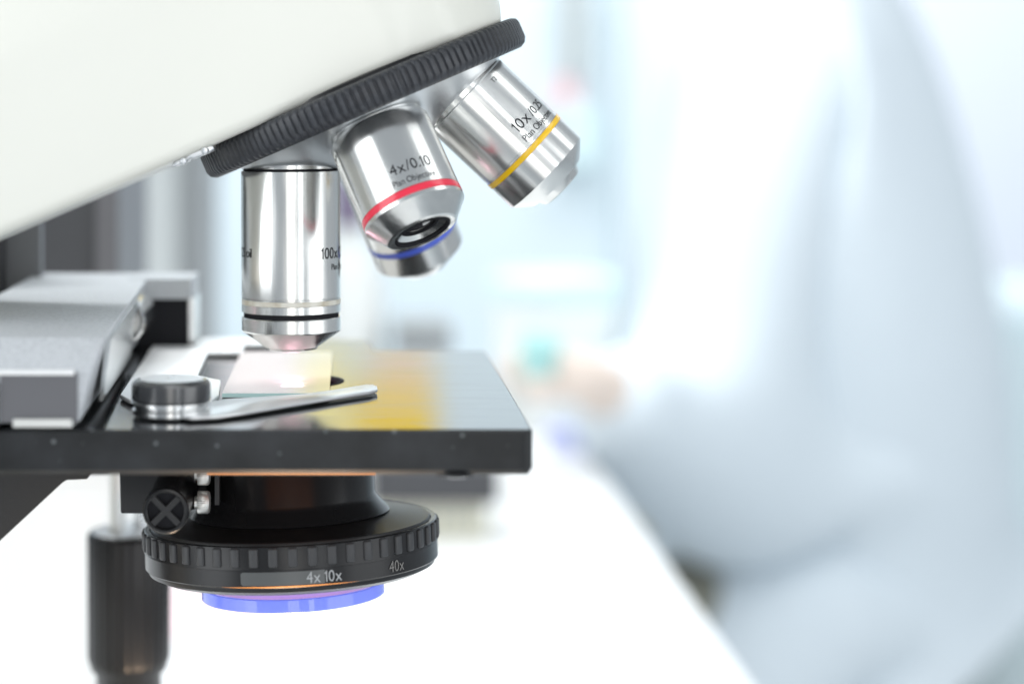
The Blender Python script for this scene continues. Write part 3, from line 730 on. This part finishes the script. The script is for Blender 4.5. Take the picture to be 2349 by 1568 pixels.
# fingers: thumb and four fingers curled round the cap
for side, px, py, pz in (('l', 211, 962, -180), ('r', 300, 1300, -228)):
    for i, (dy, ln) in enumerate(((-24, 30), (-9, 40), (4, 44), (16, 40), (27, 30))):
        a, b, c = f'f{side}{i}a', f'f{side}{i}b', f'f{side}{i}c'
        J[a] = ((px-14, py+dy*0.6, pz+(2 if i else -14)), 11); J[b] = ((px-14-ln*.6, py+dy*.8-6, pz+8-(22 if i == 0 else 0)), 9.5)
        J[c] = ((px-14-ln*.85, py+dy*.8-8, pz-14), 8)
        B += [(f'palm_{side}', a), (a, b), (b, c)]
body = skin_body('body', J, B, M['skin'], per)
CJ = {'waist': ((485, 1300, -340), (185, 185)), 'hem': ((505, 1320, -480), (165, 180)), 'lap_l': ((400, 1200, -445), 118), 'skirt_l': ((352, 1170, -470), 112), 'drop_l': ((390, 1180, -800), 150), 'drop_r': ((420, 1430, -800), 150), 'lap_r': ((450, 1430, -445), 118), 'skirt_r': ((380, 1430, -460), 112), 'chest': ((460, 1280, -80), (180, 195)), 'collar': ((474, 1306, 150), (85, 100)),
      'sh_l': ((408, 1185, 60), 84), 'el_l': ((345, 1128, -300), 74), 'mid_l': ((290, 1062, -252), 60), 'cuff_l': ((238, 990, -196), 40),
      'sh_r': ((522, 1455, 60), 84), 'el_r': ((460, 1482, -290), 74), 'cuff_r': ((345, 1345, -240), 52)}
CB = [('waist', 'hem'), ('waist', 'el_l'), ('hem', 'lap_l'), ('lap_l', 'skirt_l'), ('skirt_l', 'drop_l'), ('skirt_r', 'drop_r'), ('hem', 'lap_r'), ('lap_r', 'skirt_r'), ('waist', 'chest'), ('chest', 'collar'), ('chest', 'sh_l'), ('sh_l', 'el_l'), ('el_l', 'mid_l'), ('mid_l', 'cuff_l'), ('chest', 'sh_r'), ('sh_r', 'el_r'), ('el_r', 'cuff_r')]
skin_body('lab_coat', CJ, CB, M['coat_cloth'], per)
TJ = {'pelvis': ((505, 1330, -480), 110), 'hip_l': ((480, 1240, -478), 96), 'kn_l': ((286, 1160, -420), 74), 'an_l': ((330, 1180, -930), 60),
      'hip_r': ((505, 1420, -478), 88), 'kn_r': ((326, 1430, -420), 74), 'an_r': ((370, 1440, -930), 60)}
TB = [('pelvis', 'hip_l'), ('hip_l', 'kn_l'), ('kn_l', 'an_l'), ('pelvis', 'hip_r'), ('hip_r', 'kn_r'), ('kn_r', 'an_r')]
skin_body('trousers', TJ, TB, M['khaki'], per)
hb_ = bmesh.new(); bmesh.ops.create_uvsphere(hb_, u_segments=32, v_segments=16, radius=88)
bmesh.ops.scale(hb_, vec=(1.05, .95, 1.0), verts=hb_.verts)
for v in list(hb_.verts):
    if v.co.x < -30 and v.co.z < 25: v.co *= 0.86
hm_ = Matrix.Translation(W(401, 1290, 342)); obj('hair', hb_, M['hair'], per, hm_)
nb = bmesh.new(); bmesh.ops.create_cone(nb, cap_ends=True, segments=8, radius1=13, radius2=4, depth=30)
obj('nose', nb, M['skin'], per, frame((307, 1290, 302), (-0.8, 0, 0.5)))
for s in (-1, 1):
    eb = bmesh.new(); bmesh.ops.create_uvsphere(eb, u_segments=12, v_segments=8, radius=10)
    obj('eye', eb, M['hair'], per, Matrix.Translation(W(321, 1290+s*30, 322)))
stl = empty('lab_stool', (475, 1330, -1000)); tag(stl, 'dark lab stool under the person in the white coat', 'stool')
sm = frame((475, 1330, -1000), (0, 0, 1))
obj('seat', lathe([(0, 445), (150, 445), (170, 430), (170, 405), (0, 400)], 48), M['charcoal'], stl, sm)
obj('column', lathe([(25, 400), (25, 60), (0, 60)], 24), M['steel'], stl, sm)
obj('foot', lathe([(0, 60), (60, 55), (220, 20), (230, 0), (0, 0)], 48), M['charcoal'], stl, sm)
# what the hand holds
tt = frame((133, 952, -190), (0.3, -0.15, 0.9))
tc_ = empty('capped_tube', (133, 952, -200)); tag(tc_, 'teal capped sample tube held by the person in the lab coat', 'tube')
obj('cap', lathe([(0, 36), (13, 36), (15, 33), (15, 6), (0, 6)], 32), M['teal'], tc_, tt)
obj('tube', lathe([(0, -50), (5, -46), (13, -20), (13, 5.5), (0, 5.5)], 32), M['tub'], tc_, tt)
